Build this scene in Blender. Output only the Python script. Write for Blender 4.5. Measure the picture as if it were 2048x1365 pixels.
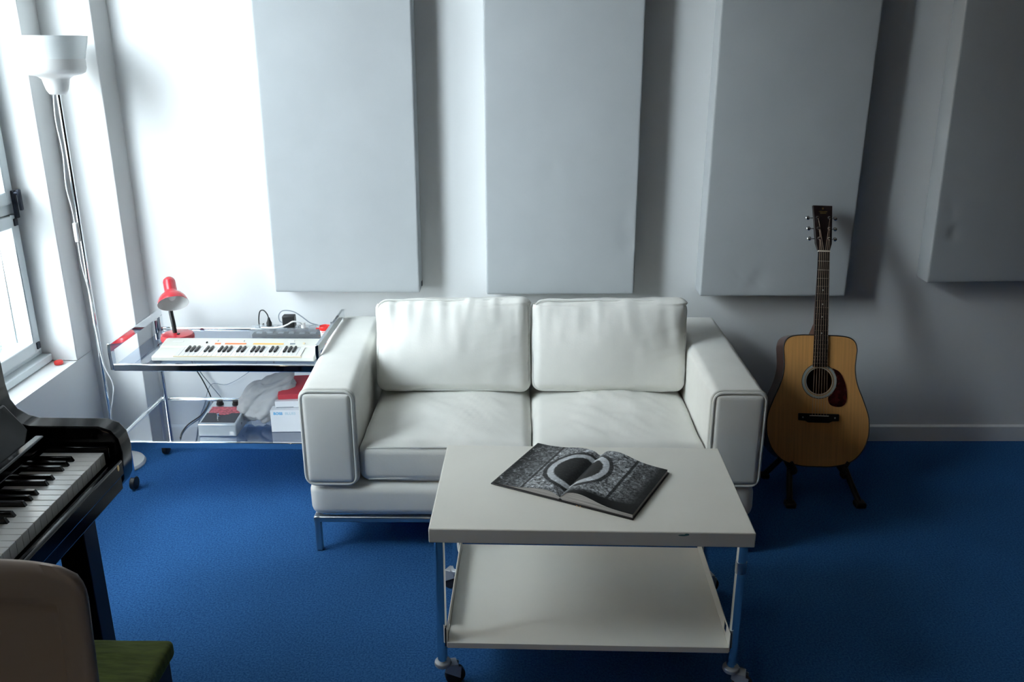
import bpy, bmesh, math, random
from mathutils import Vector, Matrix, Euler, noise

random.seed(7)
R = math.radians
C = bpy.context.scene.collection
for o in list(bpy.data.objects):
    bpy.data.objects.remove(o)

# ------------------------------------------------------------------ camera, world, light
sc = bpy.context.scene
cam_data = bpy.data.cameras.new('camera')
cam = bpy.data.objects.new('camera', cam_data)
C.objects.link(cam)
cam_data.sensor_fit = 'HORIZONTAL'
cam_data.sensor_width = 36.0
cam_data.lens = 36.0 * 1735.0 / 2048.0
cam_data.clip_start = 0.02
cam.location = (0, 0, 1.65)
cam.rotation_euler = (R(90 - 18.7), 0, 0)
sc.camera = cam

sc.view_settings.view_transform = 'Standard'
sc.view_settings.look = 'None'
sc.view_settings.exposure = 0.0
sc.view_settings.gamma = 1.0
sc.view_settings.use_curve_mapping = False

world = bpy.data.worlds.new('overcast_sky')
sc.world = world
world.use_nodes = True
bg = world.node_tree.nodes['Background']
bg.inputs['Color'].default_value = (0.86, 0.93, 1.0, 1)
# overcast sky, brighter around the veiled sun
SKY_BASE, SKY_GLOW, SKY_POW = 3.3, 33.0, 10.0
SKY_ZENITH = 7.5
_n, _l = world.node_tree.nodes, world.node_tree.links
_tc = _n.new('ShaderNodeTexCoord')
_dot = _n.new('ShaderNodeVectorMath')
_dot.operation = 'DOT_PRODUCT'
_dot.inputs[1].default_value = Vector((-0.80, -0.50, 0.25)).normalized()
_l.new(_tc.outputs['Generated'], _dot.inputs[0])
_cl = _n.new('ShaderNodeMath')
_cl.operation = 'MAXIMUM'
_cl.inputs[1].default_value = 0.0
_l.new(_dot.outputs['Value'], _cl.inputs[0])
_pw = _n.new('ShaderNodeMath')
_pw.operation = 'POWER'
_pw.inputs[1].default_value = SKY_POW
_l.new(_cl.outputs[0], _pw.inputs[0])
_ma = _n.new('ShaderNodeMath')
_ma.operation = 'MULTIPLY_ADD'
_ma.inputs[1].default_value = SKY_GLOW
_ma.inputs[2].default_value = SKY_BASE
_l.new(_pw.outputs[0], _ma.inputs[0])
# brighter towards the zenith
_sp = _n.new('ShaderNodeSeparateXYZ')
_l.new(_tc.outputs['Generated'], _sp.inputs[0])
_mz = _n.new('ShaderNodeMath')
_mz.operation = 'MAXIMUM'
_mz.inputs[1].default_value = 0.0
_l.new(_sp.outputs['Z'], _mz.inputs[0])
_mb = _n.new('ShaderNodeMath')
_mb.operation = 'MULTIPLY_ADD'
_mb.inputs[1].default_value = SKY_ZENITH
_l.new(_mz.outputs[0], _mb.inputs[0])
_l.new(_ma.outputs[0], _mb.inputs[2])
_l.new(_mb.outputs[0], bg.inputs['Strength'])


TALL_Y, TALL_Z = 2.3, 10.0
WY0, HEAD, ZC = 1.3, 2.95, 3.2


def portal(name, y0, y1, z0, z1, x):
    l = bpy.data.lights.new(name, 'AREA')
    l.shape = 'RECTANGLE'
    l.size = z1 - z0
    l.size_y = y1 - y0
    l.cycles.is_portal = True
    o = bpy.data.objects.new(name, l)
    C.objects.link(o)
    o.location = (x, (y0 + y1) / 2, (z0 + z1) / 2)
    o.rotation_euler = (0, R(90), 0)
    return o


portal('window_daylight', WY0, 3.34, 0.46, HEAD, -2.03)

# ------------------------------------------------------------------ helpers


def new_mat(name):
    m = bpy.data.materials.new(name)
    m.use_nodes = True
    return m, m.node_tree.nodes, m.node_tree.links, m.node_tree.nodes['Principled BSDF']


def mat(name, col, rough=0.5, metal=0.0, bump=0.0, bscale=200.0, var=0.0, vscale=5.0, coat=0.0, spec=0.5,
        bdist=0.002, detail=4.0, stretch=None):
    m, n, l, p = new_mat(name)
    p.inputs['Base Color'].default_value = (*col, 1)
    p.inputs['Roughness'].default_value = rough
    p.inputs['Metallic'].default_value = metal
    p.inputs['Specular IOR Level'].default_value = spec
    if coat:
        p.inputs['Coat Weight'].default_value = coat
        p.inputs['Coat Roughness'].default_value = 0.04
    tc = n.new('ShaderNodeTexCoord')
    src = tc.outputs['Object']
    if stretch:
        mp = n.new('ShaderNodeMapping')
        mp.inputs['Scale'].default_value = stretch
        l.new(src, mp.inputs['Vector'])
        src = mp.outputs['Vector']
    if bump:
        t = n.new('ShaderNodeTexNoise')
        t.inputs['Scale'].default_value = bscale
        t.inputs['Detail'].default_value = detail
        l.new(src, t.inputs['Vector'])
        b = n.new('ShaderNodeBump')
        b.inputs['Strength'].default_value = bump
        b.inputs['Distance'].default_value = bdist
        l.new(t.outputs['Fac'], b.inputs['Height'])
        l.new(b.outputs['Normal'], p.inputs['Normal'])
    if var:
        t = n.new('ShaderNodeTexNoise')
        t.inputs['Scale'].default_value = vscale
        t.inputs['Detail'].default_value = 5
        l.new(src, t.inputs['Vector'])
        mr = n.new('ShaderNodeMapRange')
        mr.inputs['From Min'].default_value = 0.3
        mr.inputs['From Max'].default_value = 0.7
        mr.inputs['To Min'].default_value = 1 - var
        mr.inputs['To Max'].default_value = 1 + var
        l.new(t.outputs['Fac'], mr.inputs['Value'])
        mx = n.new('ShaderNodeVectorMath')
        mx.operation = 'SCALE'
        mx.inputs[0].default_value = col
        l.new(mr.outputs['Result'], mx.inputs['Scale'])
        l.new(mx.outputs['Vector'], p.inputs['Base Color'])
    return m


def glass_mat(name, tint, gloss=0.08, rough=0.02):
    m = bpy.data.materials.new(name)
    m.use_nodes = True
    n, l = m.node_tree.nodes, m.node_tree.links
    n.clear()
    out = n.new('ShaderNodeOutputMaterial')
    t = n.new('ShaderNodeBsdfTransparent')
    t.inputs['Color'].default_value = (*tint, 1)
    g = n.new('ShaderNodeBsdfGlossy')
    g.inputs['Roughness'].default_value = rough
    f = n.new('ShaderNodeFresnel')
    f.inputs['IOR'].default_value = 1.5
    add = n.new('ShaderNodeMath')
    add.operation = 'ADD'
    add.use_clamp = True
    add.inputs[1].default_value = gloss
    l.new(f.outputs[0], add.inputs[0])
    ge = n.new('ShaderNodeNewGeometry')
    fr_ = n.new('ShaderNodeMath')
    fr_.operation = 'SUBTRACT'
    fr_.inputs[0].default_value = 1.0
    l.new(ge.outputs['Backfacing'], fr_.inputs[1])
    ml = n.new('ShaderNodeMath')
    ml.operation = 'MULTIPLY'
    l.new(add.outputs[0], ml.inputs[0])
    l.new(fr_.outputs[0], ml.inputs[1])
    mx = n.new('ShaderNodeMixShader')
    l.new(ml.outputs[0], mx.inputs[0])
    l.new(t.outputs[0], mx.inputs[1])
    l.new(g.outputs[0], mx.inputs[2])
    l.new(mx.outputs[0], out.inputs['Surface'])
    return m


M = {}
M['wall'] = mat('painted_wall', (0.76, 0.77, 0.77), 0.75, bump=0.15, bscale=60, bdist=0.001)
M['ceiling'] = mat('ceiling_paint', (0.50, 0.47, 0.43), 0.9)
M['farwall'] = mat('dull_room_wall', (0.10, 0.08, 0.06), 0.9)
M['trim'] = mat('gloss_trim', (0.78, 0.79, 0.79), 0.35)
M['pvc'] = mat('window_frame_plastic', (0.72, 0.78, 0.80), 0.3)
M['dark_metal'] = mat('dark_window_metal', (0.03, 0.035, 0.05), 0.35, 0.6)
M['panel'] = mat('grey_panel_fabric', (0.42, 0.445, 0.46), 0.9, bump=0.3, bscale=500, bdist=0.0008, var=0.03, vscale=6)
M['leather'] = mat('white_leather', (0.83, 0.83, 0.79), 0.45, bump=0.22, bscale=170, bdist=0.0012, var=0.03, vscale=9, spec=0.45)
M['welt'] = mat('white_leather_piping', (0.74, 0.745, 0.71), 0.45)
M['steel'] = mat('brushed_steel', (0.50, 0.53, 0.56), 0.3, 1.0)
M['chrome'] = mat('chrome', (0.82, 0.85, 0.87), 0.07, 1.0)
M['cream'] = mat('cream_lacquered_steel', (0.82, 0.812, 0.75), 0.33, var=0.02, vscale=6, spec=0.4)
M['caster_grey'] = mat('grey_caster_housing', (0.42, 0.46, 0.50), 0.3, 0.3)
M['rubber'] = mat('black_rubber', (0.012, 0.012, 0.014), 0.5)
M['piano'] = mat('black_piano_lacquer', (0.003, 0.003, 0.004), 0.12, spec=0.22)
M['ivory'] = mat('white_key_plastic', (0.76, 0.76, 0.75), 0.15)
M['ebony'] = mat('black_key_plastic', (0.008, 0.008, 0.009), 0.16)
M['brass'] = mat('brass', (0.75, 0.55, 0.22), 0.3, 1.0)
M['shell'] = mat('off_white_shell_plastic', (0.33, 0.315, 0.31), 0.4)
M['velvet'] = mat('green_velvet', (0.060, 0.085, 0.012), 0.9, bump=0.5, bscale=14, bdist=0.006, var=0.3, vscale=18, stretch=(1, 5, 1))
M['bench_wood'] = mat('black_painted_wood', (0.006, 0.005, 0.012), 0.45, spec=0.25)
M['opal'] = mat('opal_glass', (0.86, 0.90, 0.90), 0.2)
M['white_metal'] = mat('white_painted_metal', (0.74, 0.74, 0.73), 0.3)
M['white_plastic'] = mat('white_plastic', (0.82, 0.83, 0.82), 0.35)
M['cable_white'] = mat('white_cable', (0.78, 0.80, 0.80), 0.4)
M['cable_black'] = mat('black_cable', (0.015, 0.018, 0.02), 0.45)
M['cable_grey'] = mat('grey_cable', (0.25, 0.29, 0.33), 0.45)
M['red'] = mat('red_enamel', (0.62, 0.035, 0.05), 0.22, coat=0.4)
M['red_plastic'] = mat('red_plastic', (0.75, 0.03, 0.025), 0.3)
M['black_plastic'] = mat('black_plastic', (0.012, 0.013, 0.014), 0.4)
M['synth'] = mat('cream_white_keyboard_plastic', (0.70, 0.70, 0.64), 0.4)
M['beige'] = mat('beige_strip', (0.72, 0.60, 0.40), 0.5)
M['orange'] = mat('orange_print', (0.90, 0.22, 0.06), 0.5)
M['yellow'] = mat('yellow_print', (0.92, 0.50, 0.12), 0.5)
M['glass_pane'] = glass_mat('window_glass', (0.93, 0.96, 0.96), 0.0)
M['smoke'] = glass_mat('smoked_shelf_glass', (0.55, 0.64, 0.76), 0.24, 0.02)
M['clear'] = glass_mat('clear_plastic', (0.93, 0.95, 0.96), 0.10, 0.12)
_cm = M['clear'].node_tree
_cd = _cm.nodes.new('ShaderNodeBsdfDiffuse')
_cd.inputs['Color'].default_value = (0.78, 0.82, 0.86, 1)
_cx = _cm.nodes.new('ShaderNodeMixShader')
_cx.inputs[0].default_value = 0.16
_co = [q for q in _cm.nodes if q.type == 'OUTPUT_MATERIAL'][0]
_src = _co.inputs['Surface'].links[0].from_socket
_cm.links.new(_src, _cx.inputs[1])
_cm.links.new(_cd.outputs[0], _cx.inputs[2])
_cm.links.new(_cx.outputs[0], _co.inputs['Surface'])
M['alu'] = mat('cast_aluminium', (0.62, 0.67, 0.70), 0.35, 0.75)
M['pedal_dark'] = mat('dark_pedal_face', (0.03, 0.035, 0.045), 0.4)
M['pink'] = mat('red_pedal_print', (0.55, 0.12, 0.15), 0.5, var=0.5, vscale=120)
M['grey_cloth'] = mat('grey_bag_fabric', (0.40, 0.41, 0.42), 0.75, bump=0.3, bscale=60, bdist=0.002)
M['card'] = mat('white_cardboard', (0.70, 0.72, 0.75), 0.6)
M['red_card'] = mat('red_cardboard', (0.58, 0.05, 0.07), 0.5)
M['blue_ink'] = mat('blue_ink', (0.08, 0.42, 0.72), 0.6)
M['pale_ink'] = mat('pale_blue_ink', (0.42, 0.60, 0.68), 0.6)
M['paper'] = mat('book_paper', (0.50, 0.49, 0.48), 0.6, var=0.55, vscale=4, stretch=(1.5, 1.5, 260))
M['cover'] = mat('black_book_cover', (0.014, 0.014, 0.016), 0.35)
M['spruce'] = mat('spruce_top', (0.74, 0.38, 0.125), 0.28, var=0.10, vscale=10, stretch=(14, 1, 0.4), coat=0.3)
M['rosewood'] = mat('dark_side_wood', (0.085, 0.040, 0.030), 0.25, var=0.3, vscale=10, stretch=(1, 1, 6), coat=0.3)
M['ebony_wood'] = mat('ebony_wood', (0.012, 0.009, 0.008), 0.35)
M['neck_wood'] = mat('mahogany_neck', (0.10, 0.035, 0.018), 0.35)
M['head_wood'] = mat('rosewood_head_veneer', (0.014, 0.008, 0.008), 0.3)
M['tortoise'] = mat('tortoiseshell', (0.045, 0.008, 0.008), 0.12, var=0.8, vscale=40, coat=0.5)
M['bone'] = mat('bone', (0.80, 0.76, 0.66), 0.4)
M['inlay'] = mat('pearl_inlay', (0.40, 0.42, 0.38), 0.3)
M['string'] = mat('bronze_string', (0.60, 0.46, 0.34), 0.3, 1.0)
M['inside'] = mat('dark_unfinished_wood', (0.05, 0.025, 0.012), 0.8)
M['binding'] = mat('dark_edge_binding', (0.03, 0.03, 0.03), 0.4)
M['silver_white'] = mat('matte_reflector', (0.72, 0.73, 0.72), 0.5)


def carpet_mat():
    m, n, l, p = new_mat('blue_loop_carpet')
    tc = n.new('ShaderNodeTexCoord')
    t1 = n.new('ShaderNodeTexNoise')
    t1.inputs['Scale'].default_value = 170
    t1.inputs['Detail'].default_value = 5
    t1.inputs['Roughness'].default_value = 0.75
    t2 = n.new('ShaderNodeTexNoise')
    t2.inputs['Scale'].default_value = 2.2
    t2.inputs['Detail'].default_value = 3
    l.new(tc.outputs['Object'], t1.inputs['Vector'])
    l.new(tc.outputs['Object'], t2.inputs['Vector'])
    r = n.new('ShaderNodeValToRGB')
    r.color_ramp.elements[0].position = 0.33
    r.color_ramp.elements[0].color = (0.011, 0.062, 0.200, 1)
    r.color_ramp.elements[1].position = 0.70
    r.color_ramp.elements[1].color = (0.056, 0.200, 0.48, 1)
    l.new(t1.outputs['Fac'], r.inputs['Fac'])
    mr = n.new('ShaderNodeMapRange')
    mr.inputs['From Min'].default_value = 0.3
    mr.inputs['From Max'].default_value = 0.7
    mr.inputs['To Min'].default_value = 0.92
    mr.inputs['To Max'].default_value = 1.08
    l.new(t2.outputs['Fac'], mr.inputs['Value'])
    s = n.new('ShaderNodeVectorMath')
    s.operation = 'SCALE'
    l.new(r.outputs['Color'], s.inputs[0])
    l.new(mr.outputs['Result'], s.inputs['Scale'])
    l.new(s.outputs['Vector'], p.inputs['Base Color'])
    p.inputs['Roughness'].default_value = 1.0
    p.inputs['Specular IOR Level'].default_value = 0.1
    b = n.new('ShaderNodeBump')
    b.inputs['Strength'].default_value = 0.7
    b.inputs['Distance'].default_value = 0.004
    l.new(t1.outputs['Fac'], b.inputs['Height'])
    l.new(b.outputs['Normal'], p.inputs['Normal'])
    return m


M['carpet'] = carpet_mat()


def brick_mat():
    m, n, l, p = new_mat('brick_facade')
    tc = n.new('ShaderNodeTexCoord')
    mp = n.new('ShaderNodeMapping')
    mp.inputs['Rotation'].default_value = (R(90), 0, R(90))
    b = n.new('ShaderNodeTexBrick')
    b.inputs['Scale'].default_value = 2.2
    b.inputs['Color1'].default_value = (0.66, 0.50, 0.40, 1)
    b.inputs['Color2'].default_value = (0.60, 0.44, 0.34, 1)
    b.inputs['Mortar'].default_value = (0.75, 0.70, 0.64, 1)
    b.inputs['Mortar Size'].default_value = 0.02
    l.new(tc.outputs['Object'], mp.inputs['Vector'])
    l.new(mp.outputs['Vector'], b.inputs['Vector'])
    l.new(b.outputs['Color'], p.inputs['Base Color'])
    p.inputs['Roughness'].default_value = 0.9
    return m


M['brick'] = brick_mat()
M['leaf'] = mat('pale_street_foliage', (0.30, 0.42, 0.40), 0.7, var=0.3, vscale=20)
M['pavement'] = mat('pale_pavement', (0.5, 0.5, 0.48), 0.9)


class MB:
    """collects shapes into one mesh"""

    def __init__(self):
        self.v = []
        self.f = []
        self.uv = {}

    def add(self, vs, fs):
        b = len(self.v)
        self.v += [tuple(p) for p in vs]
        self.f += [tuple(b + i for i in f) for f in fs]
        return self

    def box(self, x0, x1, y0, y1, z0, z1):
        vs = [(x, y, z) for x in (x0, x1) for y in (y0, y1) for z in (z0, z1)]
        fs = [(0, 1, 3, 2), (4, 6, 7, 5), (0, 4, 5, 1), (2, 3, 7, 6), (0, 2, 6, 4), (1, 5, 7, 3)]
        return self.add(vs, fs)

    def hexa(self, p):
        # 8 points: bottom 4 (ccw) then top 4
        return self.add(p, [(3, 2, 1, 0), (4, 5, 6, 7), (0, 1, 5, 4), (1, 2, 6, 5), (2, 3, 7, 6), (3, 0, 4, 7)])

    def prism(self, outline, axis, a, b):
        n = len(outline)

        def mk(u, v, w):
            return {'x': (w, u, v), 'y': (u, w, v), 'z': (u, v, w)}[axis]
        vs = [mk(u, v, a) for u, v in outline] + [mk(u, v, b) for u, v in outline]
        fs = [tuple(range(n - 1, -1, -1)), tuple(range(n, 2 * n))]
        fs += [(i, (i + 1) % n, n + (i + 1) % n, n + i) for i in range(n)]
        return self.add(vs, fs)

    def lathe(self, prof, seg=32, c=(0, 0, 0), rot=None, cap=True):
        c = Vector(c)
        vs = []
        for r, z in prof:
            for i in range(seg):
                a = 2 * math.pi * i / seg
                p = Vector((r * math.cos(a), r * math.sin(a), z))
                if rot is not None:
                    p = rot @ p
                vs.append(p + c)
        fs = []
        m = len(prof)
        for j in range(m - 1):
            for i in range(seg):
                k = (i + 1) % seg
                fs.append((j * seg + i, j * seg + k, (j + 1) * seg + k, (j + 1) * seg + i))
        if cap:
            fs.append(tuple(range(seg - 1, -1, -1)))
            fs.append(tuple((m - 1) * seg + i for i in range(seg)))
        return self.add(vs, fs)

    def cyl(self, a, b, r, seg=20, r2=None):
        a, b = Vector(a), Vector(b)
        d = (b - a)
        q = d.to_track_quat('Z', 'Y').to_matrix()
        return self.lathe([(r, 0), (r if r2 is None else r2, d.length)], seg, a, q)

    def tube(self, pts, r, seg=10, closed=False, smooth=True, sub=6):
        pts = [Vector(p) for p in pts]
        if smooth:
            pts = catmull(pts, sub, closed)
        n = len(pts)
        tans = []
        for i in range(n):
            if closed:
                t = pts[(i + 1) % n] - pts[i - 1]
            else:
                t = pts[min(i + 1, n - 1)] - pts[max(i - 1, 0)]
            tans.append(t.normalized())
        up = Vector((0, 0, 1))
        if abs(tans[0].dot(up)) > 0.9:
            up = Vector((1, 0, 0))
        nrm = tans[0].cross(up).normalized()
        vs = []
        for i in range(n):
            t = tans[i]
            nrm = (nrm - t * nrm.dot(t))
            if nrm.length < 1e-6:
                nrm = t.orthogonal()
            nrm.normalize()
            bn = t.cross(nrm)
            for k in range(seg):
                a = 2 * math.pi * k / seg
                vs.append(pts[i] + nrm * (r * math.cos(a)) + bn * (r * math.sin(a)))
        fs = []
        for i in range(n if closed else n - 1):
            j = (i + 1) % n
            for k in range(seg):
                m = (k + 1) % seg
                fs.append((i * seg + k, i * seg + m, j * seg + m, j * seg + k))
        if not closed:
            fs.append(tuple(range(seg - 1, -1, -1)))
            fs.append(tuple((n - 1) * seg + k for k in range(seg)))
        return self.add(vs, fs)

    def ball(self, c, rx, ry, rz, seg=16, rings=10):
        prof = []
        vs = []
        c = Vector(c)
        for j in range(rings + 1):
            th = math.pi * j / rings
            for i in range(seg):
                a = 2 * math.pi * i / seg
                vs.append(c + Vector((rx * math.sin(th) * math.cos(a), ry * math.sin(th) * math.sin(a), -rz * math.cos(th))))
        fs = []
        for j in range(rings):
            for i in range(seg):
                k = (i + 1) % seg
                fs.append((j * seg + i, j * seg + k, (j + 1) * seg + k, (j + 1) * seg + i))
        return self.add(vs, fs)

    def build(self, name, m, parent=None, bevel=0.0, bseg=3, smooth=None, loc=None, rot=None):
        me = bpy.data.meshes.new(name)
        me.from_pydata(self.v, [], self.f)
        bm = bmesh.new()
        bm.from_mesh(me)
        bmesh.ops.remove_doubles(bm, verts=bm.verts, dist=1e-6)
        bmesh.ops.recalc_face_normals(bm, faces=bm.faces)
        bm.to_mesh(me)
        bm.free()
        mats = m if isinstance(m, (list, tuple)) else [m]
        for q in mats:
            me.materials.append(M[q])
        o = bpy.data.objects.new(name, me)
        C.objects.link(o)
        if parent is not None:
            o.parent = parent
        if loc is not None:
            o.location = loc
        if rot is not None:
            o.rotation_euler = rot
        if bevel:
            b = o.modifiers.new('bevel', 'BEVEL')
            b.width = bevel
            b.segments = bseg
            b.limit_method = 'ANGLE'
            b.angle_limit = R(40)
        shade(me, R(38) if smooth is None else smooth)
        return o


def shade(me, ang):
    me.polygons.foreach_set('use_smooth', [True] * len(me.polygons))
    try:
        me.set_sharp_from_angle(angle=ang)
    except Exception:
        pass


def catmull(p, sub, closed=False):
    n = len(p)
    if n < 3:
        return p
    out = []
    rng = range(n) if closed else range(n - 1)
    for i in rng:
        if closed:
            a, b, c, d = p[i - 1], p[i], p[(i + 1) % n], p[(i + 2) % n]
        else:
            b, c = p[i], p[i + 1]
            a = p[i - 1] if i > 0 else b * 2 - c
            d = p[i + 2] if i + 2 < n else c * 2 - b
        for s in range(sub):
            t = s / sub
            out.append(0.5 * ((2 * b) + (c - a) * t + (2 * a - 5 * b + 4 * c - d) * t * t + (3 * b - a - 3 * c + d) * t ** 3))
    if not closed:
        out.append(p[-1])
    return out


def rrect(x0, x1, z0, z1, r, seg=6):
    """rounded rectangle outline as 2D points, counter-clockwise"""
    pts = []
    for cx, cz, a0 in ((x1 - r, z0 + r, -90), (x1 - r, z1 - r, 0), (x0 + r, z1 - r, 90), (x0 + r, z0 + r, 180)):
        for i in range(seg + 1):
            a = R(a0 + 90 * i / seg)
            pts.append((cx + r * math.cos(a), cz + r * math.sin(a)))
    return pts


def fbm(p, s, o=3):
    return sum(noise.noise(Vector(p) * s * 2 ** i) / 2 ** i for i in range(o))


def cushion(c, h, r, bulge, n=36, disp=None):
    """soft rounded box centre c, half sizes h; returns MB"""
    cx, cy, cz = c
    idx = {}
    vs = []
    fs = []

    def vert(p):
        k = (round(p[0], 5), round(p[1], 5), round(p[2], 5))
        if k in idx:
            return idx[k]
        q = [0.6 * math.sin(a * math.pi / 2) + 0.4 * a for a in p]
        P = [q[i] * h[i] for i in range(3)]
        inner = [max(-(h[i] - r), min(h[i] - r, P[i])) for i in range(3)]
        d = Vector([P[i] - inner[i] for i in range(3)]).normalized()
        o = Vector(inner) + d * r
        u = [q[i] for i in range(3)]
        o.x += d.x * bulge[0] * (1 - u[1] ** 2) * (1 - u[2] ** 2)
        o.y += d.y * bulge[1] * (1 - u[0] ** 2) * (1 - u[2] ** 2)
        o.z += d.z * bulge[2] * (1 - u[0] ** 2) * (1 - u[1] ** 2)
        if disp:
            o += d * disp(o, d, u)
        idx[k] = len(vs)
        vs.append((o.x + cx, o.y + cy, o.z + cz))
        return idx[k]
    for ax in range(3):
        for sg in (-1, 1):
            for i in range(n):
                for j in range(n):
                    quad = []
                    for a, b in ((i, j), (i + 1, j), (i + 1, j + 1), (i, j + 1)):
                        p = [0, 0, 0]
                        p[ax] = sg
                        p[(ax + 1) % 3] = -1 + 2 * a / n
                        p[(ax + 2) % 3] = -1 + 2 * b / n
                        quad.append(vert(p))
                    fs.append(tuple(quad if sg > 0 else quad[::-1]))
    m = MB()
    m.add(vs, fs)
    return m


def tag(o, label, cat, group=None, kind=None):
    o['label'] = label
    o['category'] = cat
    if group:
        o['group'] = group
    if kind:
        o['kind'] = kind
    return o


def thing(name, label, cat, loc=(0, 0, 0), rot=(0, 0, 0), group=None):
    o = bpy.data.objects.new(name, None)
    C.objects.link(o)
    o.empty_display_size = 0.1
    o.location = loc
    o.rotation_euler = rot
    return tag(o, label, cat, group)


def structure(o):
    o['kind'] = 'structure'
    return o


def lettering(name, txt, size, m, parent, loc, rot, extrude=0.0003, bold=0.0):
    cu = bpy.data.curves.new(name, 'FONT')
    cu.body = txt
    cu.size = size
    cu.extrude = extrude
    cu.offset = bold
    t = bpy.data.objects.new(name, cu)
    C.objects.link(t)
    bpy.context.view_layer.update()
    me = bpy.data.meshes.new_from_object(t.evaluated_get(bpy.context.evaluated_depsgraph_get()))
    bpy.data.objects.remove(t)
    me.name = name
    me.materials.clear()
    me.materials.append(M[m])
    o = bpy.data.objects.new(name, me)
    C.objects.link(o)
    o.parent = parent
    o.location = loc
    o.rotation_euler = rot
    return o


# ------------------------------------------------------------------ room shell
D = 3.507            # back wall
WX = -1.78           # left wall face
X1, Y0 = 4.6, -2.6

structure(MB().box(-2.1, X1 + .1, Y0 - .1, D + .1, -0.1, 0).build('floor', 'carpet'))
structure(MB().box(-2.1, X1 + .1, Y0 - .1, D + .1, ZC, ZC + .1).build('ceiling', 'ceiling'))
structure(MB().box(-2.1, X1 + .1, D, D + .12, 0, ZC).build('wall_back', 'wall'))
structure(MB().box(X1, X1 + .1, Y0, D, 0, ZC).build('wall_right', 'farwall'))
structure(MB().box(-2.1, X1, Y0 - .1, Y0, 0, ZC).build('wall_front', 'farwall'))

SILL = 0.435
wl = MB()
wl.box(-2.08, WX, Y0, D, 0, SILL)
wl.box(-2.08, WX, Y0, D, HEAD, ZC)
wl.box(-2.08, WX, 3.34, D, SILL, HEAD)
wl.box(-2.08, WX, Y0, WY0, SILL, HEAD)
structure(wl.build('wall_left', 'wall', bevel=0.003, bseg=2))
# pilaster in the corner, its face towards the room slightly skewed
pil = MB().prism([(WX - .01, 3.476), (-1.56, 3.430), (-1.528, D + .005), (WX - .01, D + .005)], 'z', 0, ZC)
structure(pil.build('wall_left_pilaster', 'wall', bevel=0.003, bseg=2))

bb = MB().prism([(D - .014, 0), (D + .002, 0), (D + .002, .074), (D - .006, .074), (D - .014, .068)], 'x', -1.53, X1)
structure(bb.build('baseboard_back', 'trim'))


def window(name, y0, y1, full):
    root = bpy.data.objects.new(name, None)
    C.objects.link(root)
    structure(root)
    root['label'] = ('tall white framed window beside the corner with a black handle' if full else
                     'second white framed window further along the left wall')
    x0, x1 = -1.985, -1.918
    f = MB()
    zb = SILL + .032
    # outer frame: jambs, head, bottom, transom
    fw = .016
    f.box(x0, x1, y0, y0 + fw, zb, HEAD)
    f.box(x0, x1, y1 - fw, y1, zb, HEAD)
    f.box(x0, x1, y0 + fw, y1 - fw, HEAD - fw, HEAD)
    f.box(x0, x1, y0 + fw, y1 - fw, zb, zb + .02)
    f.box(x0, x1, y0 + fw, y1 - fw, 1.045, 1.085)
    mid = (y0 + y1) / 2
    f.box(x0, x1, mid - .03, mid + .03, zb + .02, HEAD - fw)
    f.build('window_frame', 'pvc', root, bevel=0.004)
    for (a, b, z0, z1) in ((y0 + fw, mid - .03, zb + .02, 1.045), (mid + .03, y1 - fw, zb + .02, 1.045),
                           (y0 + fw, mid - .03, 1.085, HEAD - fw), (mid + .03, y1 - fw, 1.085, HEAD - fw)):
        s = MB()
        w = .045
        g = .003
        a, b, z0, z1 = a + g, b - g, z0 + g, z1 - g
        xa, xb = x0 + .01, x1 + .012
        s.box(xa, xb, a, a + w, z0, z1)
        s.box(xa, xb, b - w, b, z0, z1)
        s.box(xa, xb, a + w, b - w, z0, z0 + w)
        s.box(xa, xb, a + w, b - w, z1 - w, z1)
        so = s.build('sash', 'pvc', root, bevel=0.005)
        p = MB().box(-1.958, -1.952, a + w - .004, b - w + .004, z0 + w - .004, z1 - w + .004)
        p.build('window_pane', 'glass_pane', so)
        if full and b > mid:
            if z1 < 1.2:
                for za, zb in ((z0 + .012, z0 + .040), (z1 - .040, z1 - .012)):
                    MB().box(xb, xb + .006, b - w + .010, b - .012, za, zb).build('corner_bracket', 'dark_metal', so, bevel=0.002)
    # stool block and sill board
    MB().box(-2.03, -1.879, y0, y1 - .001, SILL + .001, SILL + .032).build('window_sill', 'pvc', root, bevel=0.004)
    if full:
        h = MB()
        h.box(x1 + .012, x1 + .026, y1 - .040, y1 - .024, 1.03, 1.135)
        h.cyl((x1 + .02, y1 - .032, 1.125), (x1 + .045, y1 - .032, 1.125), .008, 12)
        h.box(x1 + .036, x1 + .046, y1 - .040, y1 - .024, 1.06, 1.14)
        h.build('window_handle', 'dark_metal', root, bevel=0.002, bseg=2)
    return root


window('window_1', WY0, 3.34, True)

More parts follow.
